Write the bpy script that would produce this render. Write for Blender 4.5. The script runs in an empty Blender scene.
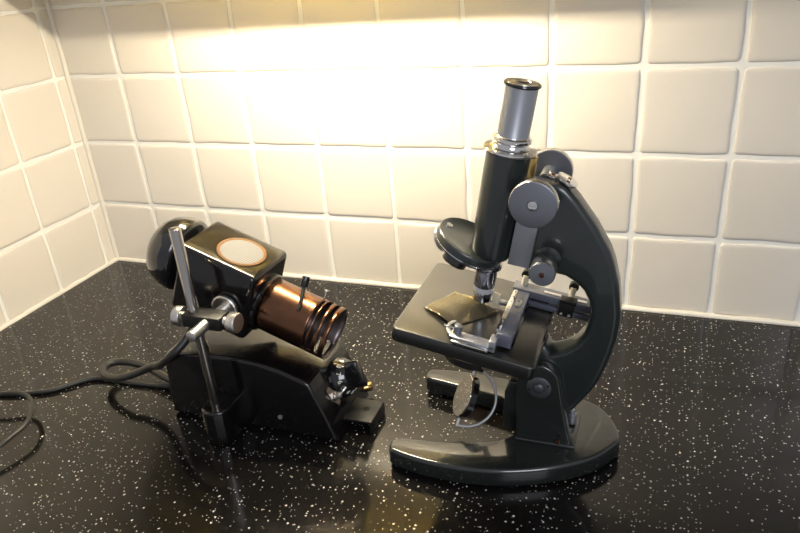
import bpy, bmesh, math, random
from mathutils import Vector, Matrix
random.seed(7)
C = bpy.context.scene.collection
PI = math.pi
R = math.radians

# ------------------------------------------------------------------ materials
def mat(name, color, rough=.4, metal=0., coat=0., spec=.5, bump=0., bscale=200., rvar=0., cvar=0., aniso=0.):
    m = bpy.data.materials.new(name); m.use_nodes = True
    nt = m.node_tree; b = nt.nodes['Principled BSDF']
    b.inputs['Base Color'].default_value = (*color, 1)
    b.inputs['Roughness'].default_value = rough
    b.inputs['Metallic'].default_value = metal
    b.inputs['Coat Weight'].default_value = coat
    b.inputs['Coat Roughness'].default_value = .06
    b.inputs['Specular IOR Level'].default_value = spec
    if aniso: b.inputs['Anisotropic'].default_value = aniso
    tc = nt.nodes.new('ShaderNodeTexCoord')
    if bump or rvar or cvar:
        n = nt.nodes.new('ShaderNodeTexNoise'); n.inputs['Scale'].default_value = bscale; n.inputs['Detail'].default_value = 4
        nt.links.new(tc.outputs['Object'], n.inputs['Vector'])
        if bump:
            bp = nt.nodes.new('ShaderNodeBump'); bp.inputs['Strength'].default_value = bump; bp.inputs['Distance'].default_value = .001
            nt.links.new(n.outputs['Fac'], bp.inputs['Height']); nt.links.new(bp.outputs['Normal'], b.inputs['Normal'])
        if rvar:
            r = nt.nodes.new('ShaderNodeMapRange'); r.inputs['To Min'].default_value = max(0, rough - rvar); r.inputs['To Max'].default_value = rough + rvar
            nt.links.new(n.outputs['Fac'], r.inputs['Value']); nt.links.new(r.outputs['Result'], b.inputs['Roughness'])
        if cvar:
            r = nt.nodes.new('ShaderNodeMix'); r.data_type = 'RGBA'
            r.inputs['A'].default_value = (*[c*(1-cvar) for c in color], 1); r.inputs['B'].default_value = (*[min(1, c*(1+cvar)) for c in color], 1)
            nt.links.new(n.outputs['Fac'], r.inputs['Factor']); nt.links.new(r.outputs['Result'], b.inputs['Base Color'])
    return m

M = {}
M['enamel'] = mat('green_black_enamel', (.0135, .0185, .0175), .34, coat=.55, bump=.02, bscale=900, rvar=.05)
M['enamel_base'] = mat('base_enamel', (.012, .0145, .0135), .22, coat=.7, bump=.02, bscale=500)
M['stage'] = mat('stage_ebonite', (.009, .009, .008), .30, spec=.6, coat=.5, bump=.01, bscale=300, rvar=.04)
M['stage'].node_tree.nodes['Principled BSDF'].inputs['Coat Roughness'].default_value = .2
M['black'] = mat('lamp_black_enamel', (.0045, .004, .004), .16, spec=.4, coat=.35, bump=.02, bscale=120)
M['black_matt'] = mat('matt_black', (.007, .007, .007), .45, spec=.3)
M['bakelite'] = mat('bakelite', (.008, .008, .0085), .12, coat=.6)
M['rubber'] = mat('cable_rubber', (.012, .012, .011), .42)
M['chrome'] = mat('chrome', (.78, .77, .75), .09, metal=1)
M['steel'] = mat('grey_satin_steel', (.34, .35, .38), .38, metal=.75, rvar=.06, bscale=900)
M['knob'] = mat('satin_knob', (.20, .21, .235), .40, metal=.7, rvar=.05, bscale=1500)
M['washer'] = mat('dull_washer', (.10, .105, .115), .42, metal=.7)
M['knob_rim'] = mat('knob_rim', (.62, .6, .56), .25, metal=1)
M['grey'] = mat('grey_lacquered_metal', (.12, .13, .165), .35, metal=.35, coat=.3)
M['tube_steel'] = mat('draw_tube_steel', (.38, .39, .42), .30, metal=.9, aniso=.5)
M['rod'] = mat('polished_rod', (.48, .45, .42), .17, metal=1, rvar=.04, bscale=400)
M['alu'] = mat('aluminium', (.66, .64, .60), .33, metal=1, rvar=.08, bscale=700)
M['brass'] = mat('brass', (.62, .43, .16), .24, metal=1)
M['ringtan'] = mat('tan_ring', (.12, .058, .018), .6, spec=.15)
M['copper'] = mat('copper_red', (.48, .17, .09), .22, metal=1)
M['bronzed'] = mat('bronzed_tube', (.17, .084, .048), .25, metal=1, rvar=.03, bscale=60, cvar=.35)
M['tube_inner'] = mat('tube_inner', (.16, .13, .13), .35, metal=1)
M['ivory'] = mat('ivory', (.62, .57, .43), .35, coat=.2)
M['dark_glass'] = mat('lens_glass', (.02, .02, .03), .03, coat=1)
M['white_paint'] = mat('white_digits', (.75, .74, .68), .5)
M['mirror'] = mat('mirror_glass', (.86, .83, .76), .02, metal=1)
M['redscrew'] = mat('coppery_pin', (.16, .07, .05), .35, metal=1)
M['worn'] = mat('worn_steel_plate', (.5, .42, .36), .35, metal=1, cvar=.3, bscale=300, rvar=.1)
M['grout'] = mat('grout', (.80, .79, .74), .55, bump=.2, bscale=400)
M['seal'] = mat('sealant', (.70, .66, .58), .4)
M['wood'] = mat('cabinet_wood', (.36, .32, .24), .5, cvar=.2, bscale=20)
M['reflector'] = mat('fixture_white', (.8, .78, .7), .4)

# brushed look for the bronzed lamp tube is along its length: handled by anisotropy only
def tile_mat():
    m = mat('ceramic_tile', (.62, .565, .48), .20, coat=.25)
    nt = m.node_tree; b = nt.nodes['Principled BSDF']
    tc = nt.nodes['Texture Coordinate']
    n1 = nt.nodes.new('ShaderNodeTexNoise'); n1.inputs['Scale'].default_value = 22; n1.inputs['Detail'].default_value = 1
    n2 = nt.nodes.new('ShaderNodeTexNoise'); n2.inputs['Scale'].default_value = 5
    nt.links.new(tc.outputs['Object'], n1.inputs['Vector']); nt.links.new(tc.outputs['Object'], n2.inputs['Vector'])
    bp = nt.nodes.new('ShaderNodeBump'); bp.inputs['Strength'].default_value = .25; bp.inputs['Distance'].default_value = .002
    nt.links.new(n1.outputs['Fac'], bp.inputs['Height']); nt.links.new(bp.outputs['Normal'], b.inputs['Normal'])
    mx = nt.nodes.new('ShaderNodeMix'); mx.data_type = 'RGBA'
    mx.inputs['A'].default_value = (.655, .612, .54, 1); mx.inputs['B'].default_value = (.71, .665, .59, 1)
    nt.links.new(n2.outputs['Fac'], mx.inputs['Factor']); nt.links.new(mx.outputs['Result'], b.inputs['Base Color'])
    return m
M['tile'] = tile_mat()

def counter_mat():
    m = mat('speckled_laminate', (.010, .009, .008), .12, spec=.36)
    nt = m.node_tree; b = nt.nodes['Principled BSDF']; tc = nt.nodes['Texture Coordinate']
    L = nt.links.new
    def specks(scale, size, share, off):
        mp = nt.nodes.new('ShaderNodeMapping'); mp.inputs['Location'].default_value = (off, off*.7, 0.0)
        L(tc.outputs['Object'], mp.inputs['Vector'])
        # wobble so that the flecks are ragged
        nz = nt.nodes.new('ShaderNodeTexNoise'); nz.inputs['Scale'].default_value = scale*4; nz.inputs['Detail'].default_value = 1
        L(tc.outputs['Object'], nz.inputs['Vector'])
        vm = nt.nodes.new('ShaderNodeVectorMath'); vm.operation = 'MULTIPLY_ADD'
        L(nz.outputs['Color'], vm.inputs[0]); vm.inputs[1].default_value = (.35/scale,)*3; L(mp.outputs['Vector'], vm.inputs[2])
        v = nt.nodes.new('ShaderNodeTexVoronoi'); v.voronoi_dimensions = '2D'; v.inputs['Scale'].default_value = scale; v.distance = 'EUCLIDEAN'
        L(vm.outputs[0], v.inputs['Vector'])
        sp = nt.nodes.new('ShaderNodeSeparateColor'); L(v.outputs['Color'], sp.inputs['Color'])
        # size varies per cell
        sz = nt.nodes.new('ShaderNodeMapRange'); sz.inputs['To Min'].default_value = size*.45; sz.inputs['To Max'].default_value = size
        L(sp.outputs['Green'], sz.inputs['Value'])
        lt = nt.nodes.new('ShaderNodeMath'); lt.operation = 'LESS_THAN'; L(v.outputs['Distance'], lt.inputs[0]); L(sz.outputs['Result'], lt.inputs[1])
        g = nt.nodes.new('ShaderNodeMath'); g.operation = 'LESS_THAN'; L(sp.outputs['Red'], g.inputs[0]); g.inputs[1].default_value = share
        a = nt.nodes.new('ShaderNodeMath'); a.operation = 'MULTIPLY'; L(lt.outputs[0], a.inputs[0]); L(g.outputs[0], a.inputs[1])
        br = nt.nodes.new('ShaderNodeMapRange'); br.inputs['To Min'].default_value = .35; br.inputs['To Max'].default_value = 1
        L(sp.outputs['Blue'], br.inputs['Value'])
        a2 = nt.nodes.new('ShaderNodeMath'); a2.operation = 'MULTIPLY'; L(a.outputs[0], a2.inputs[0]); L(br.outputs['Result'], a2.inputs[1])
        return a2
    s1 = specks(170, .17, .20, 0.0); s2 = specks(330, .20, .13, 3.3)
    mx = nt.nodes.new('ShaderNodeMath'); mx.operation = 'MAXIMUM'; L(s1.outputs[0], mx.inputs[0]); L(s2.outputs[0], mx.inputs[1])
    cm = nt.nodes.new('ShaderNodeMix'); cm.data_type = 'RGBA'
    cm.inputs['A'].default_value = (.0065, .0058, .0052, 1); cm.inputs['B'].default_value = (.62, .60, .55, 1)
    L(mx.outputs[0], cm.inputs['Factor']); L(cm.outputs['Result'], b.inputs['Base Color'])
    n = nt.nodes.new('ShaderNodeTexNoise'); n.inputs['Scale'].default_value = 90; L(tc.outputs['Object'], n.inputs['Vector'])
    bp = nt.nodes.new('ShaderNodeBump'); bp.inputs['Strength'].default_value = .05; bp.inputs['Distance'].default_value = .0008
    L(n.outputs['Fac'], bp.inputs['Height']); L(bp.outputs['Normal'], b.inputs['Normal'])
    return m
M['counter'] = counter_mat()

def gauze_mat():
    m = mat('wire_gauze', (.5, .48, .44), .7, spec=.1)
    nt = m.node_tree; b = nt.nodes['Principled BSDF']; tc = nt.nodes['Texture Coordinate']; L = nt.links.new
    v = nt.nodes.new('ShaderNodeTexVoronoi'); v.inputs['Scale'].default_value = 470; v.voronoi_dimensions = '2D'; v.inputs['Randomness'].default_value = 0
    mp = nt.nodes.new('ShaderNodeMapping'); mp.inputs['Rotation'].default_value = (0, -R(21), R(12)); L(tc.outputs['Object'], mp.inputs['Vector'])
    L(mp.outputs['Vector'], v.inputs['Vector'])
    r = nt.nodes.new('ShaderNodeValToRGB'); r.color_ramp.elements[0].position = .18; r.color_ramp.elements[0].color = (.34, .335, .325, 1)
    r.color_ramp.elements[1].position = .38; r.color_ramp.elements[1].color = (.10, .10, .097, 1)
    L(v.outputs['Distance'], r.inputs['Fac']); L(r.outputs['Color'], b.inputs['Base Color'])
    return m
M['gauze'] = gauze_mat()

def film_mat():
    m = bpy.data.materials.new('amber_film'); m.use_nodes = True
    nt = m.node_tree; nt.nodes.clear(); L = nt.links.new
    out = nt.nodes.new('ShaderNodeOutputMaterial')
    t = nt.nodes.new('ShaderNodeBsdfTransparent'); t.inputs['Color'].default_value = (.93, .90, .78, 1)
    g = nt.nodes.new('ShaderNodeBsdfGlossy'); g.inputs['Color'].default_value = (.92, .84, .62, 1); g.inputs['Roughness'].default_value = .04
    f = nt.nodes.new('ShaderNodeFresnel'); f.inputs['IOR'].default_value = 1.85
    x = nt.nodes.new('ShaderNodeMixShader'); L(f.outputs[0], x.inputs[0]); L(t.outputs[0], x.inputs[1]); L(g.outputs[0], x.inputs[2]); d = nt.nodes.new('ShaderNodeBsdfDiffuse'); d.inputs['Color'].default_value = (.28, .25, .18, 1)
    x2 = nt.nodes.new('ShaderNodeMixShader'); x2.inputs[0].default_value = .17; L(x.outputs[0], x2.inputs[1]); L(d.outputs[0], x2.inputs[2]); L(x2.outputs[0], out.inputs[0])
    return m
M['film'] = film_mat()

def emit(name, col, s):
    m = bpy.data.materials.new(name); m.use_nodes = True; nt = m.node_tree; nt.nodes.clear()
    o = nt.nodes.new('ShaderNodeOutputMaterial'); e = nt.nodes.new('ShaderNodeEmission')
    e.inputs['Color'].default_value = (*col, 1); e.inputs['Strength'].default_value = s
    nt.links.new(e.outputs[0], o.inputs[0]); return m

# ------------------------------------------------------------------ mesh helpers
def finish(bm, name, m, parent=None, mw=None, sharp=35, smooth=True):
    """link bm as one mesh object. mw: matrix applied to the vertices"""
    if mw is not None: bmesh.ops.transform(bm, matrix=mw, verts=bm.verts)
    bmesh.ops.recalc_face_normals(bm, faces=bm.faces)
    for f in bm.faces: f.smooth = smooth
    for e in bm.edges:
        if len(e.link_faces) == 2 and e.calc_face_angle(0) > R(sharp): e.smooth = False
    me = bpy.data.meshes.new(name); bm.to_mesh(me); bm.free()
    for q in (m if isinstance(m, (list, tuple)) else [m]): me.materials.append(M[q] if isinstance(q, str) else q)
    o = bpy.data.objects.new(name, me); C.objects.link(o)
    if parent is not None: o.parent = parent
    return o

def tag(o, label=None, cat=None, group=None, kind=None):
    for k, v in (('label', label), ('category', cat), ('group', group), ('kind', kind)):
        if v: o[k] = v
    return o

def NB(): return bmesh.new()

def frame_to(p, d, up=(0, 0, 1)):
    """matrix whose Z axis is d, at p"""
    z = Vector(d).normalized(); u = Vector(up)
    if abs(z.dot(u)) > .99: u = Vector((1, 0, 0))
    x = u.cross(z).normalized(); y = z.cross(x)
    m = Matrix((x, y, z)).transposed().to_4x4(); m.translation = Vector(p); return m

def lathe(bm, prof, p=(0, 0, 0), d=(0, 0, 1), n=48, ridge=0., mi=0, up=(0, 0, 1)):
    """prof: list of (r, h) along d. ridge: knurling depth on the widest ring"""
    mt = frame_to(p, d, up); rings = []
    rmax = max(r for r, h in prof)
    for r, h in prof:
        if r < 1e-6: rings.append([bm.verts.new(mt @ Vector((0, 0, h)))]); continue
        ring = []
        for k in range(n):
            rr = r - (ridge if (ridge and k % 2 and r > rmax*.97) else 0)
            a = 2*PI*k/n; ring.append(bm.verts.new(mt @ Vector((rr*math.cos(a), rr*math.sin(a), h))))
        rings.append(ring)
    fs = []
    for a, b in zip(rings, rings[1:]):
        if len(a) == 1 and len(b) == 1: continue
        for k in range(n):
            k2 = (k+1) % n
            if len(a) == 1: fs.append(bm.faces.new((a[0], b[k], b[k2])))
            elif len(b) == 1: fs.append(bm.faces.new((a[k], b[0], a[k2])))
            else: fs.append(bm.faces.new((a[k], b[k], b[k2], a[k2])))
    for ring, end in ((rings[0], 0), (rings[-1], 1)):
        if len(ring) > 1:
            fs.append(bm.faces.new(ring))
    for f in fs: f.material_index = mi
    return fs

def cyl(bm, p, q, r, n=32, bev=None, mi=0, ridge=0., r2=None):
    p = Vector(p); q = Vector(q); L = (q-p).length; b = bev if bev is not None else min(r*.15, L*.2)
    r2 = r if r2 is None else r2
    pr = [(r-b, 0), (r-b*.3, b*.3), (r, b), (r2, L-b), (r2-b*.3, L-b*.3), (r2-b, L)]
    return lathe(bm, pr, p, q-p, n, ridge=ridge, mi=mi)

def box(bm, a, b, bev=.001, seg=2, mi=0, mt=None):
    t = NB()
    x0, y0, z0 = a; x1, y1, z1 = b
    bmesh.ops.create_cube(t, size=1)
    for v in t.verts: v.co = Vector(((x0+x1)/2+v.co.x*(x1-x0), (y0+y1)/2+v.co.y*(y1-y0), (z0+z1)/2+v.co.z*(z1-z0)))
    if bev: bmesh.ops.bevel(t, geom=t.edges[:], offset=bev, segments=seg, profile=.5, affect='EDGES')
    merge(bm, t, mi, mt)

def merge(bm, t, mi=0, mt=None):
    if mt is not None: bmesh.ops.transform(t, matrix=mt, verts=t.verts)
    mp = {v: bm.verts.new(v.co) for v in t.verts}
    for f in t.faces:
        try: nf = bm.faces.new([mp[v] for v in f.verts]); nf.material_index = mi
        except ValueError: pass
    t.free()

def prism(bm, pts, lo, hi, axis='y', bev=.002, seg=3, mi=0, mt=None):
    """extrude a closed 2D outline. axis 'y': pts are (x,z); 'z': (x,y)"""
    t = NB()
    def V(p, h): return (p[0], h, p[1]) if axis == 'y' else ((p[0], p[1], h) if axis == 'z' else (h, p[0], p[1]))
    A = [t.verts.new(V(p, lo)) for p in pts]; B = [t.verts.new(V(p, hi)) for p in pts]
    fa = t.faces.new(A); fb = t.faces.new(B[::-1])
    for k in range(len(pts)):
        k2 = (k+1) % len(pts); t.faces.new((A[k], A[k2], B[k2], B[k]))
    bmesh.ops.recalc_face_normals(t, faces=t.faces)
    if bev:
        es = list(fa.edges)+list(fb.edges)
        bmesh.ops.bevel(t, geom=es, offset=bev, segments=seg, profile=.5, affect='EDGES', clamp_overlap=True)
    merge(bm, t, mi, mt)

def spline(pts, n=10, closed=False):
    """Catmull-Rom"""
    P = [Vector(p) for p in pts]; out = []
    N = len(P)
    for i in range(N if closed else N-1):
        g = lambda k: P[k % N] if closed else P[min(max(k, 0), N-1)]
        p0, p1, p2, p3 = g(i-1), g(i), g(i+1), g(i+2)
        for s in range(n):
            t = s/n
            out.append(.5*((2*p1)+(p2-p0)*t+(2*p0-5*p1+4*p2-p3)*t*t+(3*p1-p0-3*p2+p3)*t*t*t))
    if not closed: out.append(P[-1])
    return out

def sweep(bm, pts, r, n=12, mi=0, closed=False):
    pts = [Vector(p) for p in pts]; rings = []
    N = len(pts); prev = None
    for i, p in enumerate(pts):
        if closed: d = pts[(i+1) % N]-pts[i-1]
        else: d = pts[min(i+1, N-1)]-pts[max(i-1, 0)]
        d.normalize()
        if prev is None: u = Vector((0, 0, 1)) if abs(d.z) < .9 else Vector((1, 0, 0)); u = (u-d*u.dot(d)).normalized()
        else: u = (prev-d*prev.dot(d)).normalized()
        prev = u; w = d.cross(u); rr = r(i/(N-1)) if callable(r) else r
        rings.append([bm.verts.new(p+rr*(math.cos(2*PI*k/n)*u+math.sin(2*PI*k/n)*w)) for k in range(n)])
    prs = list(zip(rings, rings[1:]))+([(rings[-1], rings[0])] if closed else [])
    for a, b in prs:
        for k in range(n):
            f = bm.faces.new((a[k], a[(k+1) % n], b[(k+1) % n], b[k])); f.material_index = mi
    if not closed:
        bm.faces.new(rings[0]).material_index = mi; bm.faces.new(rings[-1][::-1]).material_index = mi

def rrect(x0, y0, x1, y1, r, n=6):
    out = []
    for cx, cy, a0 in ((x1-r, y1-r, 0), (x0+r, y1-r, 90), (x0+r, y0+r, 180), (x1-r, y0+r, 270)):
        for k in range(n+1):
            a = R(a0+90*k/n); out.append((cx+r*math.cos(a), cy+r*math.sin(a)))
    return out

def sp2(pts, n=6, closed=True):
    return [(v.x, v.y) for v in spline([(p[0], p[1], 0) for p in pts], n, closed)]

def slot_screw(bm, p, d, r, h=.0008, mi=0):
    """round head with a real slot cut across it"""
    mt = frame_to(p, d)
    w = r*.16
    for s in (-1, 1):
        pts = []
        a0 = math.asin(w/r)
        for k in range(15):
            a = a0+(PI-2*a0)*k/14
            pts.append((r*math.cos(a), s*r*math.sin(a)))
        prism(bm, pts, 0, h, 'z', bev=h*.35, seg=2, mi=mi, mt=mt)
    lathe(bm, [(r*.98, -h*.5), (r*.98, h*.35)], p, d, 24, mi=mi)

# ------------------------------------------------------------------ walls, counter
GX = [0, .0993, .2011, .3008, .4033, .5068, .6114, .7132, .8126, .9102, 1.0054, 1.105, 1.205, 1.305, 1.405]
GZ = [.0, .0998, .1998, .2989, .3955, .495, .595]
GL = [0, .0246, .1231, .2219, .3205, .42, .52, .62, .70]
def tile(bm, x0, y0, x1, y1, g=.0024):
    """one pillowed tile with slightly wavy edges, in the plane (x,y), rising along z"""
    x0 += g; x1 -= g; y0 += g; y1 -= g
    w = min(x1-x0, y1-y0); ph = [random.uniform(0, 6.28) for _ in range(8)]
    am = .0005
    def loop(ins, h, rr):
        a0, b0, a1, b1 = x0+ins, y0+ins, x1-ins, y1-ins
        r = min(rr, w*.3); out = []
        def wob(t, k): return am*(math.sin(9+t*70+ph[k])+.6*math.sin(t*130+ph[k+4]))
        nE = 10; cor = [((a1-r, b0+r), 270), ((a1-r, b1-r), 0), ((a0+r, b1-r), 90), ((a0+r, b0+r), 180)]
        for ci, ((cx, cy), s) in enumerate(cor):
            for k in range(6):
                a = R(s+90*k/5); out.append([cx+r*math.cos(a), cy+r*math.sin(a)])
            (nx, ny), s2 = cor[(ci+1) % 4]
            ex, ey = cx+r*math.cos(R(s+90)), cy+r*math.sin(R(s+90)); fx, fy = nx+r*math.cos(R(s2)), ny+r*math.sin(R(s2))
            for k in range(1, nE):
                t = k/nE; out.append([ex+(fx-ex)*t, ey+(fy-ey)*t])
        for p in out:
            e = wob(p[0], 0) if True else 0
            p[1] += wob(p[0], 0)*(1 if p[1] > (b0+b1)/2 else -1)*.8
            p[0] += wob(p[1], 1)*(1 if p[0] > (a0+a1)/2 else -1)*.8
        return [bm.verts.new((p[0], p[1], h)) for p in out]
    q = min(1, w/.05); Ls = [loop(0, -.0005, .0045), loop(.0003*q, .0005, .0045), loop(.0013*q, .0011, .0045), loop(.0032*q, .0015, .005), loop(.0065*q, .0016, .006)]
    for a, b in zip(Ls, Ls[1:]):
        for k in range(len(a)): bm.faces.new((a[k], a[(k+1) % len(a)], b[(k+1) % len(a)], b[k]))
    bm.faces.new(Ls[-1])

def tiled_wall(name, us, zs, mw):
    bm = NB()
    u1, z1 = us[-1], zs[-1]
    box(bm, (0, -.0, -.04), (u1, z1, 0), 0, mi=1)
    n0 = len(bm.faces)
    for i in range(len(us)-1):
        for j in range(len(zs)-1):
            tile(bm, us[i], zs[j], us[i+1], zs[j+1])
    o = finish(bm, name, ['tile', 'grout'], None, mw, sharp=60)
    tag(o, kind='structure')
    return o
# back wall: plane y=0 facing -y (u->x, v->z, w->-y)
wb = tiled_wall('wall_back', GX, GZ, Matrix(((1, 0, 0, 0), (0, 0, -1, 0), (0, 1, 0, 0), (0, 0, 0, 1))))
# left wall: plane x=0 facing +x (u -> -y, v->z, w->+x)
wl = tiled_wall('wall_left', GL, GZ, Matrix(((0, 0, 1, 0), (-1, 0, 0, 0), (0, 1, 0, 0), (0, 0, 0, 1))))
tag(wb, 'back wall of cream glazed square tiles with pale grout')
tag(wl, 'left side wall of cream glazed square tiles with pale grout')
# sealant beads
for nm, pts in (('trim_3', [(.003, -.003, .001), (.003, -.003, .59)]), ('trim_1', [(.004, -.0035, .0008), (1.40, -.0035, .0008)]), ('trim_2', [(.0035, -.004, .0008), (.0035, -.70, .0008)])):
    bm = NB(); a, b = [Vector(p) for p in pts]; P = [a.lerp(b, k/60) for k in range(61)]
    for k, p in enumerate(P): p.z += .0004*math.sin(k*1.7)
    sweep(bm, P, .0038, 10)
    o = finish(bm, nm, 'seal'); tag(o, kind='structure')
bm = NB(); box(bm, (0, -.66, -.038), (1.40, 0, 0), .0)
es = [e for e in bm.edges if all(abs(v.co.y+.66) < 1e-4 for v in e.verts) and abs(e.verts[0].co.z-e.verts[1].co.z) < 1e-5]
bmesh.ops.bevel(bm, geom=es, offset=.010, segments=5, affect='EDGES')
ct = finish(bm, 'worktop', 'counter'); tag(ct, 'black kitchen worktop with white flecks running below the tiled walls', 'worktop', kind='structure')

# wall cabinet and its lamp above the picture: the light the tiles show
bm = NB(); box(bm, (0.004, -.33, .535), (1.40, -.004, .575), .001)
cab = finish(bm, 'wall_cabinet_underside', 'wood'); tag(cab, kind='structure')
lipm = mat('yellowed_plastic', (.80, .70, .36), .4)
lipm.node_tree.nodes['Principled BSDF'].inputs['Transmission Weight'].default_value = 0
_t = lipm.node_tree.nodes.new('ShaderNodeBsdfTranslucent'); _t.inputs['Color'].default_value = (.95, .84, .42, 1)
_x = lipm.node_tree.nodes.new('ShaderNodeMixShader'); _x.inputs[0].default_value = .85
lipm.node_tree.links.new(lipm.node_tree.nodes['Principled BSDF'].outputs[0], _x.inputs[1]); lipm.node_tree.links.new(_t.outputs[0], _x.inputs[2])
lipm.node_tree.links.new(_x.outputs[0], lipm.node_tree.nodes['Material Output'].inputs['Surface'])
lf = bpy.data.objects.new('cabinet_striplight', None); C.objects.link(lf); lf.location = (.48, -.18, .535)
tag(lf, 'slim white striplight fixed under the wall cabinet near the tiled back wall', 'light fitting')
bm = NB(); HL = .16
box(bm, (-.46, -.03, -.014), (.24, .077, -.0001), .001)
finish(bm, 'housing', 'reflector', lf)
bm = NB(); box(bm, (-.46, .0740, -.0940), (.22, .0760, -.002), .0005); finish(bm, 'yellowed_diffuser_lip', lipm, lf)
bm = NB(); cyl(bm, (-HL+.012, 0, -.030), (HL-.012, 0, -.030), .0045, 20)
finish(bm, 'lamp_tube', emit('tube_glow', (1.0, .865, .635), 372), lf)
for s in (-1, 1):
    bm = NB(); box(bm, (s*(HL-.006)-.006, -.011, -.040), (s*(HL-.006)+.006, .011, -.003), .001); finish(bm, 'lamp_holder', 'reflector', lf)

# ------------------------------------------------------------------ MICROSCOPE
O = Vector((.72, -.287, 0))
mic = bpy.data.objects.new('microscope', None); C.objects.link(mic); mic.location = O
tag(mic, 'vintage dark green monocular microscope with horseshoe foot on the black worktop', 'microscope')
TH = R(11)
# tilted frame T (a, b, n) -> local coordinates of the microscope
TM = Matrix(((math.cos(TH), 0, math.sin(TH), -.0231), (0, 1, 0, 0), (-math.sin(TH), 0, math.cos(TH), .14), (0, 0, 0, 1)))

# --- horseshoe base
def xy(l): return [(x-O.x, y-O.y) for x, y in l]
outer = [(.6285, -.3555), (.650, -.3605), (.672, -.3625), (.703, -.3615), (.734, -.3555), (.769, -.3420), (.801, -.3210), (.8185, -.2985), (.8235, -.284),
         (.816, -.2620), (.800, -.2420), (.769, -.2300), (.734, -.2235), (.703, -.2185), (.672, -.2165), (.650, -.2165), (.6285, -.2190)]
tipf = [(.6225, -.2225), (.6215, -.2300), (.6255, -.2375)]
inner = [(.650, -.2420), (.675, -.2470), (.700, -.2520), (.720, -.2590), (.7320, -.2720), (.7350, -.2875), (.7320, -.3020), (.720, -.3150), (.700, -.3235), (.675, -.3300), (.650, -.3335)]
tipn = [(.6300, -.3360), (.6235, -.3420), (.6235, -.3500)]
pts = sp2(xy(outer+tipf+inner+tipn), 5)
bm = NB(); prism(bm, pts, .0020, .021, 'z', bev=.0035, seg=4)
# feet pads under the tips and heel, so the side shows a shallow arch
for cx, cy, rr in ((.633, -.345, .0085), (.633, -.230, .0085), (.735, -.343, .008), (.735, -.234, .008), (.803, -.284, .013)):
    cyl(bm, (cx-O.x, cy-O.y, 0), (cx-O.x, cy-O.y, .0045), rr, 28, .0008)
base = finish(bm, 'base', 'enamel_base', mic, sharp=40)
base['label'] = 'glossy black horseshoe foot'

# --- pillar cheeks
def cheek(y0, y1):
    out = [(.0135, .020), (.0135, .070)]
    for k in range(11):
        a = R(172-k*15.5); out.append((.0335+.0185*math.cos(a), .083+.0200*math.sin(a)))
    out += [(.0555, .060), (.0600, .036), (.0635, .020)]
    bm = NB(); prism(bm, out, y0, y1, 'y', .0018, 3); return bm
finish(cheek(-.0235, -.0125), 'pillar', 'enamel_base', mic, sharp=40)
finish(cheek(.0125, .0235), 'pillar', 'enamel_base', mic, sharp=40)
bm = NB(); prism(bm, [(-.0020, .0206), (.0010, .062), (.0060, .074), (.042, .074), (.044, .0206)], -.0115, .0115, 'y', .0015, 3); finish(bm, 'pillar_core', 'enamel_base', mic, sharp=40)
bm = NB(); box(bm, (.0130, -.0265, .0205), (.0665, .0265, .0240), .0016, 3); finish(bm, 'pillar_flange', 'enamel_base', mic)
for s in (-1, 1):
    bm = NB(); lathe(bm, [(.0108, 0), (.0108, .0008), (.0104, .0012), (.0050, .0012), (.0048, .0022), (.0040, .0032), (.0018, .0037), (0, .0037)], (.034, s*.0235, .0805), (0, s, 0), 48)
    h = finish(bm, 'hinge_washer', 'washer', mic, sharp=50)
    bm = NB()
    for an in (20, 200): cyl(bm, (.034+.0085*math.cos(R(an)), s*.0243, .0805+.0085*math.sin(R(an))), (.034+.0085*math.cos(R(an)), s*.0249, .0805+.0085*math.sin(R(an))), .0011, 12)
    finish(bm, 'pin_hole', 'black_matt', h)
bm = NB(); cyl(bm, (.0520, -.0270, .0278), (.0520, -.0290, .0278), .0021, 16); finish(bm, 'screw', 'redscrew', mic)
bm = NB(); cyl(bm, (.060, .006, .0255), (.060, .006, .036), .0042, 24); cyl(bm, (.060, .006, .036), (.060, .006, .040), .0030, 24); finish(bm, 'stop_screw', 'steel', mic)

# --- arm (C shaped limb)
arm = [(.0350, .130), (.0430, .1335), (.0510, .1303), (.0610, .1225), (.0700, .1137), (.0790, .1050), (.0870, .0954), (.0945, .0865), (.0999, .0773), (.1075, .0610),
       (.1126, .0445), (.1155, .0350), (.1168, .0251), (.1182, .0110), (.1179, -.0019), (.1167, -.0180), (.1145, -.0331), (.1110, -.0460), (.1063, -.0575), (.1015, -.0690),
       (.0950, -.0790), (.0850, -.0850), (.0700, -.0830), (.0560, -.0760), (.0480, -.0640), (.0445, -.0500), (.0440, -.0350), (.0440, -.0122),
       (.0560, -.0125), (.0640, -.0120), (.0690, -.0185), (.0790, -.0120), (.0870, -.0030), (.0915, .0080), (.0930, .0190), (.0920, .0300), (.0885, .0400), (.0825, .0480), (.0750, .0535),
       (.0650, .0570), (.0540, .0565), (.0440, .0550), (.0350, .0550)]
bm = NB(); prism(bm, arm, -.0125, .0125, 'y', .0055, 5)
finish(bm, 'arm', 'enamel', mic, TM, sharp=32)
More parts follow.
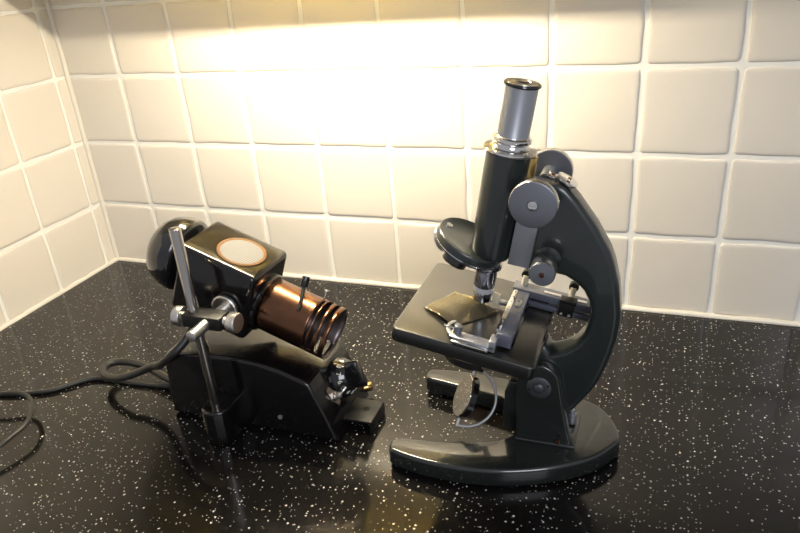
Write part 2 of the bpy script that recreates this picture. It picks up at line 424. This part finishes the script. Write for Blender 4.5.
# slideway between arm and tube, brass strip, cover plate on top of the arm
bm = NB(); box(bm, (.0170, -.0085, .0540), (.0352, .0085, .1290), .0006)
finish(bm, 'slideway', 'steel', mic, TM)
bm = NB(); box(bm, (.0170, -.0050, .1290), (.0230, .0050, .1465), .0005); finish(bm, 'rack', 'brass', mic, TM)
bm = NB()
prism(bm, rrect(-.0088, -.0095, .0088, .0095, .0078, 8), 0, .0016, 'z', .0004, 2, mt=Matrix.Translation((.0485, 0, .1330)) @ Matrix.Rotation(R(22), 4, 'Y'))
prism(bm, rrect(-.0040, -.0060, .0040, .0060, .0035, 8), 0, .0014, 'z', .0004, 2, mt=Matrix.Translation((.0370, 0, .1345)) @ Matrix.Rotation(R(8), 4, 'Y'))
cp = finish(bm, 'top_cover', 'chrome', mic, TM)
bm = NB()
for bb in (-.0042, .0042):
    slot_screw(bm, (.0498, bb, .1339), (.375, 0, .927), .0015, .0009)
slot_screw(bm, (.0370, 0, .1358), (.14, 0, .99), .0018, .0009)
finish(bm, 'screw', 'redscrew', cp, TM)

# --- coarse focus knobs
for s in (-1, 1):
    bm = NB()
    r = .0185
    lathe(bm, [(.0060, .012), (.0060, .0375), (.0120, .0378), (r-.001, .0380), (r, .0388), (r, .0445), (r-.0004, .0452), (r-.0014, .0456), (.0045, .0462), (.0042, .0457), (0, .0457)],
          (.031, 0, .125), (0, s, 0), 120, ridge=.00025)
    k = finish(bm, 'coarse_focus_knob', ['knob', 'knob_rim'], mic, TM, sharp=40)
    me = k.data
    for p in me.polygons:
        ny = (TM.inverted().to_3x3() @ p.normal).y; cc = TM.inverted() @ p.center
        if abs(ny) < .5 and math.hypot(cc.x-.031, cc.z-.125) > .0175: p.material_index = 1
    bm = NB(); slot_screw(bm, (.031, s*.0458, .125), (.0, s, 0), .0036, .0012); finish(bm, 'screw', 'chrome', k, TM @ Matrix.Identity(4))
# --- fine focus knobs
for s in (-1, 1):
    bm = NB()
    r = .0104
    lathe(bm, [(.0115, .0120), (.0095, .0140), (.0075, .0165), (.0066, .0200), (.0066, .0250)], (.0485, 0, .0690), (0, s, 0), 48)
    nk = finish(bm, 'fine_focus_boss', 'enamel', mic, TM)
    bm = NB(); lathe(bm, [(.0060, .0240), (r-.0006, .0260), (r, .0267), (r, .0400), (r-.0010, .0414), (.0022, .0420), (.0021, .0416), (0, .0416)], (.0485, 0, .0690), (0, s, 0), 96, ridge=.0002)
    k = finish(bm, 'fine_focus_knob', ['knob', 'knob_rim'], mic, TM, sharp=40)
    for p in k.data.polygons:
        ny = (TM.inverted().to_3x3() @ p.normal).y; cc = TM.inverted() @ p.center
        if abs(ny) < .5 and math.hypot(cc.x-.0485, cc.z-.0690) > r*.95: p.material_index = 1
    bm = NB(); cyl(bm, (.0485, s*.0416, .0690), (.0485, s*.0424, .0690), .0020, 20); finish(bm, 'pin', 'redscrew', k, TM)

# --- body tube, collar, draw tube, eyepiece
bm = NB(); lathe(bm, [(.0120, .0540), (.0150, .0542), (.0162, .0552), (.0168, .0570), (.0171, .062), (.0186, .147), (.0186, .1478)], n=72)
bt = finish(bm, 'body_tube', 'enamel', mic, TM)
bm = NB(); lathe(bm, [(.0186, .1474), (.0212, .1478), (.0216, .1484), (.0216, .1492), (.0210, .1500), (.0150, .1506), (.0148, .1500)], n=72)
finish(bm, 'tube_collar', 'chrome', mic, TM)
bm = NB(); lathe(bm, [(.0140, .1500), (.0152, .1512), (.0135, .1530), (.0132, .1545), (.0150, .1558), (.0155, .1575), (.0152, .1592), (.0132, .1600), (.0128, .1606), (.0128, .1985), (.0126, .1990)], n=72)
dt = finish(bm, 'draw_tube', ['tube_steel', 'chrome'], mic, TM)
for p in dt.data.polygons:
    if (TM.inverted() @ p.center).z < .1604: p.material_index = 1
bm = NB(); lathe(bm, [(.0130, .1984), (.0143, .1990), (.0146, .1998), (.0143, .2008), (.0132, .2013), (.0124, .2009), (.0120, .2008), (.0060, .2006)], n=72)
ep = finish(bm, 'eyepiece', 'bakelite', mic, TM)
bm = NB(); lathe(bm, [(.0122, .2008), (.0120, .20155), (.0064, .2018), (.0058, .2012)], n=56); finish(bm, 'bezel', 'knob_rim', ep, TM)
bm = NB(); lathe(bm, [(.0062, .2012), (.0048, .2019), (.0025, .2023), (0, .2024)], n=40); finish(bm, 'eye_lens', 'dark_glass', ep, TM)
# maker's scroll engraved on the left flank of the body tube
def text_mesh(s, size, ext=.0002):
    cu = bpy.data.curves.new('t', 'FONT'); cu.body = s; cu.size = size; cu.extrude = ext; cu.align_x = 'CENTER'; cu.align_y = 'CENTER'
    o = bpy.data.objects.new('t', cu); C.objects.link(o)
    bpy.context.view_layer.update()
    me = bpy.data.meshes.new_from_object(o.evaluated_get(bpy.context.evaluated_depsgraph_get()))
    bpy.data.objects.remove(o); bm = NB(); bm.from_mesh(me); bpy.data.meshes.remove(me); return bm

# --- revolving nosepiece: disc plane tilted 18 degrees, front edge up
NC = Vector((-.0190, 0, .0590)); NT = R(18)
NM = TM @ Matrix.Translation(NC) @ Matrix.Rotation(NT, 4, 'Y')      # local z is the turret axis
bm = NB(); lathe(bm, [(0, .0022), (.0100, .0022), (.0190, .0026), (.0260, .0038), (.0286, .0052), (.0298, .0056), (.0305, .0051), (.0308, .0038), (.0307, -.0008), (.0296, -.0018)], n=80)
ns = finish(bm, 'nosepiece', 'enamel', mic, NM, sharp=45)
bm = NB(); lathe(bm, [(.0296, -.0016), (.0302, -.0022), (.0302, -.0036), (.0290, -.0046), (.0225, -.0070), (.0140, -.0080), (0, -.0084)], n=80)
finish(bm, 'turret_disc', 'bakelite', ns, NM, sharp=45)
bm = NB(); lathe(bm, [(.0298, -.0012), (.0305, -.0014), (.0305, -.0021), (.0298, -.0023)], n=80); finish(bm, 'turret_ring', 'chrome', ns, NM)
bm = NB(); slot_screw(bm, (-.0230, .0060, .0034), (.05, 0, 1), .0030, .0006); finish(bm, 'screw', 'steel', ns, NM)
def port(ang, length, m1, m2, name, tilt=18):
    a = R(ang); tl = R(tilt)
    ax = Vector((math.cos(a)*math.sin(tl), math.sin(a)*math.sin(tl), -math.cos(tl)))
    p = Vector((math.cos(a)*.0185, math.sin(a)*.0185, -.0045))
    bm = NB(); lathe(bm, [(.0105, -.002), (.0110, .0015), (.0110, length-.001), (.0100, length)], p, ax, 48)
    o = finish(bm, name, m1, mic, NM)
    bm = NB(); lathe(bm, [(.0085, length), (.0082, length+.0008), (.0060, length+.0012), (.0055, length+.0002), (0, length)], p, ax, 40)
    finish(bm, 'port_face', m2, o, NM)
port(-100, .0085, 'bakelite', 'bakelite', 'turret_port', 20)
port(176, .0095, 'steel', 'copper', 'turret_port', 42)
port(75, .0050, 'steel', 'copper', 'turret_port')
# --- the objective in use
bm = NB(); lathe(bm, [(.0118, .0475), (.0122, .0455), (.0122, .0435), (.0105, .0425), (.0094, .0415), (.0092, .0400), (.0094, .0380), (.0093, .0245), (.0088, .0238)], n=56)
ob = finish(bm, 'objective', 'steel', mic, TM)
for p in ob.data.polygons: pass
ob.data.materials[0] = mat('objective_chrome', (.32, .32, .35), .16, metal=1)
bm = NB(); lathe(bm, [(.0087, .0242), (.0091, .0238), (.0091, .0198), (.0087, .0194)], n=56); finish(bm, 'engraved_ring', mat('white_ring', (.5, .5, .53), .35, metal=.3), ob, TM)
bm = NB(); lathe(bm, [(.0084, .0196), (.0086, .0190), (.0082, .0105), (.0074, .0097), (.0030, .0093), (0, .0095)], n=56); finish(bm, 'front_lens_mount', mat('lens_mount_chrome', (.6, .6, .62), .10, metal=1), ob, TM)

# --- stage
bm = NB(); prism(bm, rrect(-.0595, -.0675, .0625, .0650, .0060, 6), -.0130, 0, 'z', .0016, 3)
stg = finish(bm, 'stage', 'stage', mic, TM, sharp=40)
bm = NB(); lathe(bm, [(.0240, -.0113), (.0240, -.0160), (.0215, -.0170), (.0205, -.0185), (.0205, -.0350), (.0255, -.0360), (.0262, -.0370), (.0262, -.0500), (.0250, -.0510), (.0190, -.0515), (.0185, -.0560), (.0170, -.0570), (.0150, -.0570), (.0145, -.0530), (0, -.0530)], (0, 0, 0), (0, 0, 1), 56)
cd = finish(bm, 'condenser', 'black_matt', mic, TM)
bm = NB(); box(bm, (.0150, -.0115, -.0440), (.0460, .0115, -.0120), .002); finish(bm, 'stage_bracket', 'enamel', mic, TM)
bm = NB(); cyl(bm, (.020, -.014, -.0370), (.020, -.026, -.0370), .0022, 16); cyl(bm, (.020, -.026, -.0370), (.020, -.031, -.0370), .0050, 40, ridge=.0002)
finish(bm, 'clamp_screw', 'alu', mic, TM)

# --- mechanical stage
ms_e = bpy.data.objects.new('mechanical_stage', None); C.objects.link(ms_e); ms_e.parent = mic
def msp(name, m, bm, **k): return finish(bm, name, m, ms_e, TM, **k)
bm = NB(); box(bm, (.0255, -.0545, .0030), (.0385, .0400, .0145), .0006); msp('carriage_bar', 'grey', bm)
bm = NB(); box(bm, (.0285, -.0500, .0003), (.0400, .0400, .0032), .0004); msp('carriage_foot', 'black', bm)
bm = NB(); box(bm, (.0240, -.0500, .0130), (.0280, .0400, .0156), .0003)
for k in range(10): cyl(bm, (.0262, -.046+k*.0092, .0156), (.0262, -.046+k*.0092, .0162), .0008, 10)
msp('scale_strip', 'chrome', bm)
bm = NB(); box(bm, (.0300, -.006, .0146), (.0350, .006, .0156), .0003)
for k in (-1, 1): cyl(bm, (.0325, k*.0038, .0156), (.0325, k*.0038, .0161), .0012, 12)
msp('vernier_plate', 'steel', bm)
bm = NB(); box(bm, (.0225, .0240, .0095), (.0985, .0385, .0165), .0006); msp('cross_bar', 'grey', bm)
bm = NB(); box(bm, (.0385, .0250, .0008), (.0960, .0360, .0060), .0006); msp('guide_bar', 'grey', bm)
bm = NB(); box(bm, (.0400, .0280, .0060), (.0560, .0350, .0096), .0003); msp('rack', 'black', bm)
bm = NB(); box(bm, (.0500, .0272, .0166), (.0880, .0312, .0172), .0002)
for k in range(14): box(bm, (.0515+k*.0026, .0280, .0172), (.0518+k*.0026, .0300 if k % 5 else .0308, .0174), 0)
msp('graduated_scale', 'chrome', bm)
bm = NB(); box(bm, (.0660, .0205, .0020), (.0790, .0242, .0150), .0006)
box(bm, (.0655, .0200, .0152), (.0800, .0300, .0182), .0004)
blk = msp('lock_block', 'black_matt', bm)
bm = NB()
for aa in (.0690, .0760): slot_screw(bm, (aa, .0203, .0045), (0, -1, 0), .0014, .0006)
finish(bm, 'screw', 'chrome', blk, TM)
bm = NB(); box(bm, (.0610, -.0240, .0004), (.0628, .0260, .0020), .0003); msp('side_rail', 'black', bm)
for aa in (.0310, .0740):
    bm = NB(); cyl(bm, (aa, .0340, .0165), (aa, .0340, .0260), .0028, 28); pn = msp('feed_spindle', 'ivory', bm)
    bm = NB(); cyl(bm, (aa, .0395, .0262), (aa, .0330, .0262), .0044, 32, ridge=.0002); finish(bm, 'feed_knob', 'black_matt', pn, TM)
# slide holder: front arm, claw, knurled screw, rear arm
bm = NB(); box(bm, (-.0110, -.0635, .0040), (.0270, -.0530, .0058), .0005); box(bm, (.0215, -.0635, .0010), (.0275, -.0510, .0110), .0008); msp('slide_holder', 'steel', bm)
bm = NB(); box(bm, (-.0085, -.0668, .0012), (.0225, -.0628, .0040), .0008); msp('holder_rail', 'chrome', bm)
bm = NB()
cl = [(-.0090, -.0585), (-.0130, -.0570), (-.0165, -.0520), (-.0175, -.0450), (-.0160, -.0390), (-.0130, -.0360)]
inn = [(-.0105, -.0375), (-.0130, -.0410), (-.0142, -.0460), (-.0132, -.0510), (-.0105, -.0535), (-.0080, -.0545)]
prism(bm, sp2(cl, 5, False)+sp2(inn, 5, False), .0020, .0042, 'z', .0004, 2); msp('holder_claw', 'steel', bm)
bm = NB(); cyl(bm, (-.0060, -.0560, .0056), (-.0060, -.0560, .0130), .0034, 36, ridge=.0002); ks = msp('knurled_screw', 'knob', bm)
bm = NB(); cyl(bm, (-.0090, -.0560, .0090), (-.0160, -.0560, .0090), .0007, 12); cyl(bm, (-.0155, -.0560, .0090), (-.0175, -.0560, .0090), .0013, 14); finish(bm, 'pin', 'chrome', ks, TM)
bm = NB(); box(bm, (.0060, .0080, .0040), (.0270, .0150, .0065), .0005); msp('rear_arm', 'steel', bm)
bm = NB(); box(bm, (-.0035, -.0012, 0), (.0035, .0012, .0115), .0004, mt=Matrix.Translation((.0120, .0060, .0045)) @ Matrix.Rotation(R(-15), 4, 'Z')); msp('clip_block', 'ivory', bm)

# --- mirror on its gimbal
MC = Vector((-.0420, 0, .0425))
mn = Vector((-.809, -.345, .476)).normalized()
bm = NB(); lathe(bm, [(.0200, 0), (.0212, -.0005), (.0218, -.0012), (.0218, -.0060), (.0208, -.0072), (.010, -.0078)], MC, mn, 64)
mr = finish(bm, 'mirror', 'black', mic)
bm = NB(); lathe(bm, [(.0206, .0001), (.0204, .0006), (0, .0006)], MC, mn, 64); finish(bm, 'mirror_glass', 'mirror', mr)
# pivot axis lies in the mirror plane, close to upright
piv = Vector((.179, .627, .758)); piv = (piv-mn*piv.dot(mn)).normalized()
hd = Vector((.95, .05, -.27)); hd = (hd-piv*hd.dot(piv)).normalized()
bm = NB(); ctr = MC-mn*.0035
sweep(bm, [ctr+.0285*(math.cos(R(t))*piv+math.sin(R(t))*hd) for t in range(0, 181, 6)], .0013, 12)
for s in (-1, 1): cyl(bm, ctr+piv*s*.0215, ctr+piv*s*.0300, .0015, 14)
finish(bm, 'mirror_fork', 'steel', mic)
bm = NB(); tp = ctr+.0285*(math.cos(R(12))*piv+math.sin(R(12))*hd)
bmt = TM @ Vector((.012, .012, -.044))
cyl(bm, tp, bmt, .0030, 20); finish(bm, 'mirror_stem', 'black_matt', mic)

# --- curled glossy slip lying on the stage
film = NB()
N1, N2 = 26, 20
q = [Vector((-.0440, -.0260)), Vector((-.0270, .0160)), Vector((.0170, -.0010)), Vector((-.0120, -.0420))]
grid = []
for i in range(N1+1):
    row = []
    for j in range(N2+1):
        u, v = i/N1, j/N2
        p = q[0].lerp(q[3], v).lerp(q[1].lerp(q[2], v), u)
        h = .0008+.0030*math.sin(PI*min(1, v*1.05))*(.35+.65*u)+.0012*math.sin(u*5+v*3)
        row.append(film.verts.new((p.x, p.y, max(h, .0006))))
    grid.append(row)
for i in range(N1):
    for j in range(N2): film.faces.new((grid[i][j], grid[i+1][j], grid[i+1][j+1], grid[i][j+1]))
fo = finish(film, 'translucent_slip', 'film', None, Matrix.Translation(O) @ TM, sharp=80)
sm = fo.modifiers.new('thick', 'SOLIDIFY'); sm.thickness = .00025; sm.offset = 1
tag(fo, 'thin olive translucent slip curling on the microscope stage beneath the objective', 'slide')

# ------------------------------------------------------------------ MICROSCOPE LAMP
lamp = bpy.data.objects.new('microscope_lamp', None); C.objects.link(lamp); LO = Vector((.455, -.30, 0)); lamp.location = LO
tag(lamp, 'black vintage microscope lamp with bronze slotted snout and transformer foot', 'lamp')
LW = Matrix.Translation(-LO)                       # world -> lamp local
TL = R(21)
# frame along the lamphouse: p along the beam, y, q up
LM = LW @ Matrix(((math.cos(TL), 0, math.sin(TL), 0), (0, 1, 0, 0), (-math.sin(TL), 0, math.cos(TL), 0), (0, 0, 0, 1)))

# --- transformer base
prof = [(.3690, .0030), (.3740, .0700), (.3775, .0775), (.3850, .0805), (.4200, .0830), (.4560, .0840), (.4850, .0825), (.5100, .0770), (.5360, .0680), (.5405, .0655), (.5640, .0030)]
bm = NB(); prism(bm, prof, -.3385, -.2560, 'y', .0035, 4)
lb = finish(bm, 'transformer_base', 'black', lamp, LW, sharp=25)
for (x, y) in ((.39, -.325), (.39, -.27), (.545, -.325), (.545, -.27)):
    bm = NB(); cyl(bm, (x, y, 0), (x, y, .0045), .007, 20); finish(bm, 'rubber_foot', 'black_matt', lb, LW)
bm = NB(); slot_screw(bm, (.503, -.3388, .0215), (0, -1, 0), .0024, .001); finish(bm, 'screw', 'alu', lb, LW)
# bracket tab at the front
bm = NB()
tp_ = [(.5590, -.3150), (.5900, -.3150), (.5900, -.2800), (.5590, -.2800)]
box(bm, (.5560, -.3150, .0110), (.5905, -.2790, .0135), .0008)
box(bm, (.5885, -.3150, .0003), (.5908, -.2790, .0125), .0006)
tb = finish(bm, 'mounting_tab', 'black_matt', lamp, LW)
bm = NB(); lathe(bm, [(.0034, 0), (.0034, .0002)], (.5775, -.2950, .0135), (0, 0, 1), 24); finish(bm, 'screw_hole', mat('hole_dark', (.001, .001, .001), .9), tb, LW)
# front panel frame: x' along -y.. y' up the slope, z' normal
pn_ = Vector((.066, 0, .0245)).normalized()
def panel(y, z, off=0):                              # point on the slope
    x = .5405+(.0655-z)/.0625*.0235
    return Vector((x, y, z))+pn_*off
# dial with skirt and wing knob
DC = panel(-.2860, .0420)
bm = NB(); lathe(bm, [(.0205, -.002), (.0210, .0010), (.0208, .0030), (.0140, .0125), (.0132, .0132), (0, .0134)], DC, pn_, 64)
dl = finish(bm, 'brightness_dial', 'bakelite', lamp, LW)
fm = frame_to(DC, pn_)
bm = NB()
wing = [(.0044*math.cos(R(t))*(1+.25*abs(math.sin(R(t)))), .0155*math.sin(R(t))) for t in range(0, 360, 20)]
prism(bm, sp2(wing, 4), .0100, .0250, 'z', .0034, 5, mt=fm @ Matrix.Rotation(R(0), 4, 'Z'))
finish(bm, 'wing_grip', 'bakelite', dl, LW, sharp=60)
bm = NB()
for k, ch in enumerate('987654321'):
    an = R(88+k*27)
    t = text_mesh(ch, .0068, .0003)
    mm = fm @ Matrix.Rotation(an, 4, 'Z') @ Matrix.Translation((.0174, 0, .0079)) @ Matrix.Rotation(math.atan2(.0095, .0068), 4, 'Y') @ Matrix.Rotation(R(90), 4, 'Z')
    merge(bm, t, 0, mm)
finish(bm, 'dial_numerals', 'white_paint', dl, LW)
# toggle switch with its worn plate
SC = panel(-.3130, .0370)
bm = NB(); fm2 = frame_to(SC, pn_)
prism(bm, [(-.0028, -.0115), (.0028, -.0115), (.0042, -.0050), (.0065, 0), (.0042, .0050), (.0028, .0115), (-.0028, .0115), (-.0042, .0050), (-.0065, 0), (-.0042, -.0050)], .0001, .0012, 'z', .0002, 1, mt=fm2 @ Matrix.Rotation(R(18), 4, 'Z'))
sw = finish(bm, 'toggle_switch', 'worn', lamp, LW)
bm = NB(); cyl(bm, SC+pn_*.001, SC+pn_*.0045, .0050, 6, .0003); cyl(bm, SC+pn_*.004, SC+pn_*.0090, .0034, 28); finish(bm, 'nut', 'alu', sw, LW)
bm = NB(); e1 = SC+pn_*.0085; e2 = SC+pn_*.0125+Vector((0, .0050, .0040)); cyl(bm, e1, e2, .0013, 16, r2=.0019)
bmesh.ops.create_uvsphere(bm, u_segments=16, v_segments=10, radius=.0023, matrix=Matrix.Translation(e2)); finish(bm, 'toggle_lever', 'chrome', sw, LW)
bm = NB(); cyl(bm, (.5580, -.2590, .0110), (.5660, -.2530, .0110), .0050, 24); finish(bm, 'terminal', 'brass', lamp, LW)
# --- rod socket on the near side, vertical rod
bm = NB(); 
sock = [(.4300, -.3375), (.4300, -.3600), (.4330, -.3680), (.4400, -.3725), (.4500, -.3725), (.4570, -.3680), (.4600, -.3600), (.4600, -.3375)]
prism(bm, sock, .0005, .0400, 'z', .0030, 4); finish(bm, 'rod_socket', 'black', lamp, LW, sharp=30)
RX, RY = .4475, -.3610
bm = NB(); cyl(bm, (RX, RY, .030), (RX-.0015, RY, .2300), .0052, 32, .0007); rod = finish(bm, 'stand_rod', 'rod', lamp, LW)
# --- clamp
CZ = .1440
bm = NB(); box(bm, (.4380, -.3705, CZ-.0090), (.4790, -.3525, CZ+.0040), .0012); clp = finish(bm, 'clamp_block', 'black_matt', lamp, LW)
KX = .4640
bm = NB(); cyl(bm, (KX, -.336, CZ-.0030), (KX, -.3930, CZ-.0030), .0052, 28); finish(bm, 'cross_rod', 'alu', lamp, LW)
bm = NB(); lathe(bm, [(.0060, 0), (.0128, .0005), (.0135, .0014), (.0135, .0045), (.0122, .0054), (.0060, .0056)], (KX, -.3360, CZ-.0030), (0, -1, 0), 80, ridge=.0002); finish(bm, 'clamp_disc', 'alu', lamp, LW)
for (x0, x1, x2) in ((.4385, .4340, .4255), (.4785, .4840, .4930)):
    s = 1 if x2 > x1 else -1
    bm = NB(); lathe(bm, [(.0050, 0), (.0040, .0020), (.0045, abs(x1-x0)), (.0090, abs(x1-x0)+.0003), (.0096, abs(x1-x0)+.0012), (.0096, abs(x2-x0)-.001), (.0086, abs(x2-x0)), (0, abs(x2-x0)+.0002)], (x0, -.3615, CZ-.0030), (s, 0, 0), 90, ridge=.00018)
    finish(bm, 'thumb_screw', 'alu', lamp, LW)
# --- lamphouse
bm = NB(); box(bm, (.3215, -.3355, .2660), (.4055, -.2690, .3400), .0055, 5)
lh = finish(bm, 'lamphouse', 'black', lamp, LM, sharp=60)
bm = NB(); lathe(bm, [(.0238, -.0005), (.0236, .0010), (.0222, .0014), (.0206, .0010), (.0205, .0002)], (.3725, -.3042, .3400), (0, 0, 1), 72); finish(bm, 'vent_ring', 'ringtan', lh, LM)
bm = NB(); lathe(bm, [(.0207, .0002), (.0204, .0008), (.0120, .0014), (0, .0017)], (.3725, -.3042, .3400), (0, 0, 1), 64); finish(bm, 'vent_gauze', 'gauze', lh, LM)
SA = (-.3040, .2975)
bm = NB(); lathe(bm, [(.0290, 0), (.0295, .001), (.0295, .0035), (.0280, .0050), (.0265, .0052)], (.4050, *SA), (1, 0, 0), 72); finish(bm, 'snout_collar', 'black', lamp, LM)
bm = NB(); lathe(bm, [(.0240, 0), (.0250, -.0070), (.0330, -.0085), (.0365, -.0100), (.0378, -.0140), (.0370, -.0220), (.0335, -.0320), (.0270, -.0400), (.0180, -.0455), (.0070, -.0478), (0, -.0480)][::-1], (.3255, -.3025, .3070), (1, 0, 0), 72)
finish(bm, 'rear_cap', 'bakelite', lamp, LM, sharp=50)
# --- bronzed snout with circumferential slots
def snout():
    bm = NB(); r = .0257
    Ps = [.4060, .4200, .4340, .4480, .4590, .4612, .4640, .4660, .4708, .4745, .4785, .4835]
    NA = 96; rings = []
    for p in Ps:
        rings.append([bm.verts.new((p, SA[0]+r*math.cos(2*PI*k/NA), SA[1]+r*math.sin(2*PI*k/NA))) for k in range(NA)])
    def cut(i, k):
        a = (360*(k+.5)/NA) % 360          # 0 = far (+y), 90 = top, 180 = near, 270 = bottom
        if i == 5: return 75 < a < 205
        if i in (7, 9): return 50 < a < 208 or 232 < a < 300
        return False
    for i in range(len(Ps)-1):
        for k in range(NA):
            if cut(i, k): continue
            bm.faces.new((rings[i][k], rings[i][(k+1) % NA], rings[i+1][(k+1) % NA], rings[i+1][k]))
    return bm
sn = finish(snout(), 'lamp_snout', ['bronzed', 'tube_inner'], lamp, LM, sharp=60)
s = sn.modifiers.new('wall', 'SOLIDIFY'); s.thickness = .0009; s.offset = 1; s.material_offset = 1
bm = NB()
ri = .0236
for (p0, p1) in ((.4060, .4540),):
    rings = [[bm.verts.new((p, SA[0]+ri*math.cos(2*PI*k/64), SA[1]+ri*math.sin(2*PI*k/64))) for k in range(64)] for p in (p0, p1)]
    for k in range(64): bm.faces.new((rings[0][k], rings[0][(k+1) % 64], rings[1][(k+1) % 64], rings[1][k]))
tn = finish(bm, 'inner_tube', 'tube_inner', sn, LM)
bm = NB(); lathe(bm, [(.0233, 0), (.0225, .0030), (.0150, .0060), (0, .0078)], (.4480, *SA), (1, 0, 0), 48); finish(bm, 'condenser_lens', 'dark_glass', lamp, LM)
# focusing lever and small pin on top of the snout
def onsn(p, ang, r): return Vector((p, SA[0]+r*math.cos(R(ang)), SA[1]+r*math.sin(R(ang))))
bm = NB()
sweep(bm, spline([onsn(.4470, 130, .0265), onsn(.4465, 118, .0272), onsn(.4440, 102, .0290), onsn(.4400, 84, .0340)], 6), .0019, 12)
lv = finish(bm, 'focus_lever', 'black_matt', lamp, LM)
bm = NB(); a = onsn(.4400, 84, .0335); b = onsn(.4385, 79, .0430); cyl(bm, a, b, .0036, 30, ridge=.0002); finish(bm, 'lever_knob', 'bakelite', lv, LM)
bm = NB(); cyl(bm, onsn(.4615, 75, .0255), onsn(.4612, 75, .0355), .0008, 12); cyl(bm, onsn(.4612, 75, .0345), onsn(.4611, 75, .0375), .0018, 16); finish(bm, 'adjusting_pin', 'chrome', lamp, LM)
# --- cables
bm = NB()
thick = [(.4200, -.3100, .1220), (.4120, -.3260, .1080), (.4070, -.3400, .0960), (.3960, -.3500, .0850), (.3720, -.3440, .0660), (.3420, -.3230, .0470), (.3180, -.3210, .0340), (.2935, -.3265, .0260), (.2664, -.3202, .0200), (.2500, -.3061, .0185),
         (.2510, -.2916, .0175), (.2701, -.2851, .0165), (.2981, -.2877, .0150), (.3222, -.2950, .0135), (.3450, -.3020, .0130), (.3780, -.3060, .0160)]
sweep(bm, spline(thick, 8), .0043, 14); finish(bm, 'cable', 'rubber', lamp, LW)
bm = NB()
thin = [(.3780, -.2880, .0080), (.3550, -.2930, .0040), (.3300, -.3000, .0029), (.2960, -.3040, .0028), (.2680, -.3050, .0028), (.2390, -.3060, .0028), (.2240, -.3140, .0028), (.2130, -.3260, .0028), (.1990, -.3410, .0028), (.1780, -.3510, .0028), (.1430, -.3620, .0028),
        (.0950, -.3640, .0028), (.0550, -.3720, .0028), (.0460, -.3920, .0040), (.0800, -.4020, .0090), (.1300, -.3920, .0150), (.1660, -.3780, .0180), (.1850, -.3710, .0180), (.2030, -.3730, .0180), (.2210, -.3840, .0180),
        (.2340, -.3980, .0175), (.2420, -.4150, .0170), (.2420, -.4330, .0160), (.2400, -.4550, .0130), (.2360, -.4800, .0080), (.2200, -.5200, .0030), (.1900, -.5800, .0028), (.1500, -.6400, .0028)]
sweep(bm, spline(thin, 8), .0026, 12); finish(bm, 'mains_cable', 'rubber', lamp, LW)

# ------------------------------------------------------------------ camera, light, world
cam = bpy.data.cameras.new('camera'); co = bpy.data.objects.new('camera', cam); C.objects.link(co)
f, cx, cy, cz, yw, pt, rl = 6.81479189e+02, 8.33095540e-01, -8.06433675e-01, 4.35503629e-01, -3.82854085e-01, 4.36164522e-01, -8.27215960e-02
fw = Vector((math.sin(yw)*math.cos(pt), math.cos(yw)*math.cos(pt), -math.sin(pt))); rt = Vector((math.cos(yw), -math.sin(yw), 0)); up = rt.cross(fw)
r2 = math.cos(rl)*rt+math.sin(rl)*up; u2 = -math.sin(rl)*rt+math.cos(rl)*up
mm = Matrix((r2, u2, -fw)).transposed().to_4x4(); mm.translation = (cx, cy, cz); co.matrix_world = mm
cam.sensor_width = 36; cam.lens = 36*f/800; cam.clip_start = .01
bpy.context.scene.camera = co

w = bpy.data.worlds.new('world'); bpy.context.scene.world = w; w.use_nodes = True
bg = w.node_tree.nodes['Background']; bg.inputs['Color'].default_value = (.93, .94, 1.0, 1); bg.inputs['Strength'].default_value = .25
def area(name, loc, tgt, sx, sy, power, col):
    l = bpy.data.lights.new(name, 'AREA'); l.shape = 'RECTANGLE'; l.size = sx; l.size_y = sy; l.energy = power; l.color = col
    o = bpy.data.objects.new(name, l); C.objects.link(o); o.location = loc
    o.rotation_euler = (Vector(tgt)-Vector(loc)).to_track_quat('-Z', 'Y').to_euler(); return o
area('room_window', (1.9, -2.3, 1.5), (.6, -.2, .1), 1.0, 1.2, 20, (.90, .93, 1.0))

vs = bpy.context.scene.view_settings
bpy.context.scene.display_settings.display_device = 'sRGB'
vs.view_transform = 'Standard'; vs.look = 'None'; vs.gamma = 1; vs.use_curve_mapping = False; vs.exposure = .70
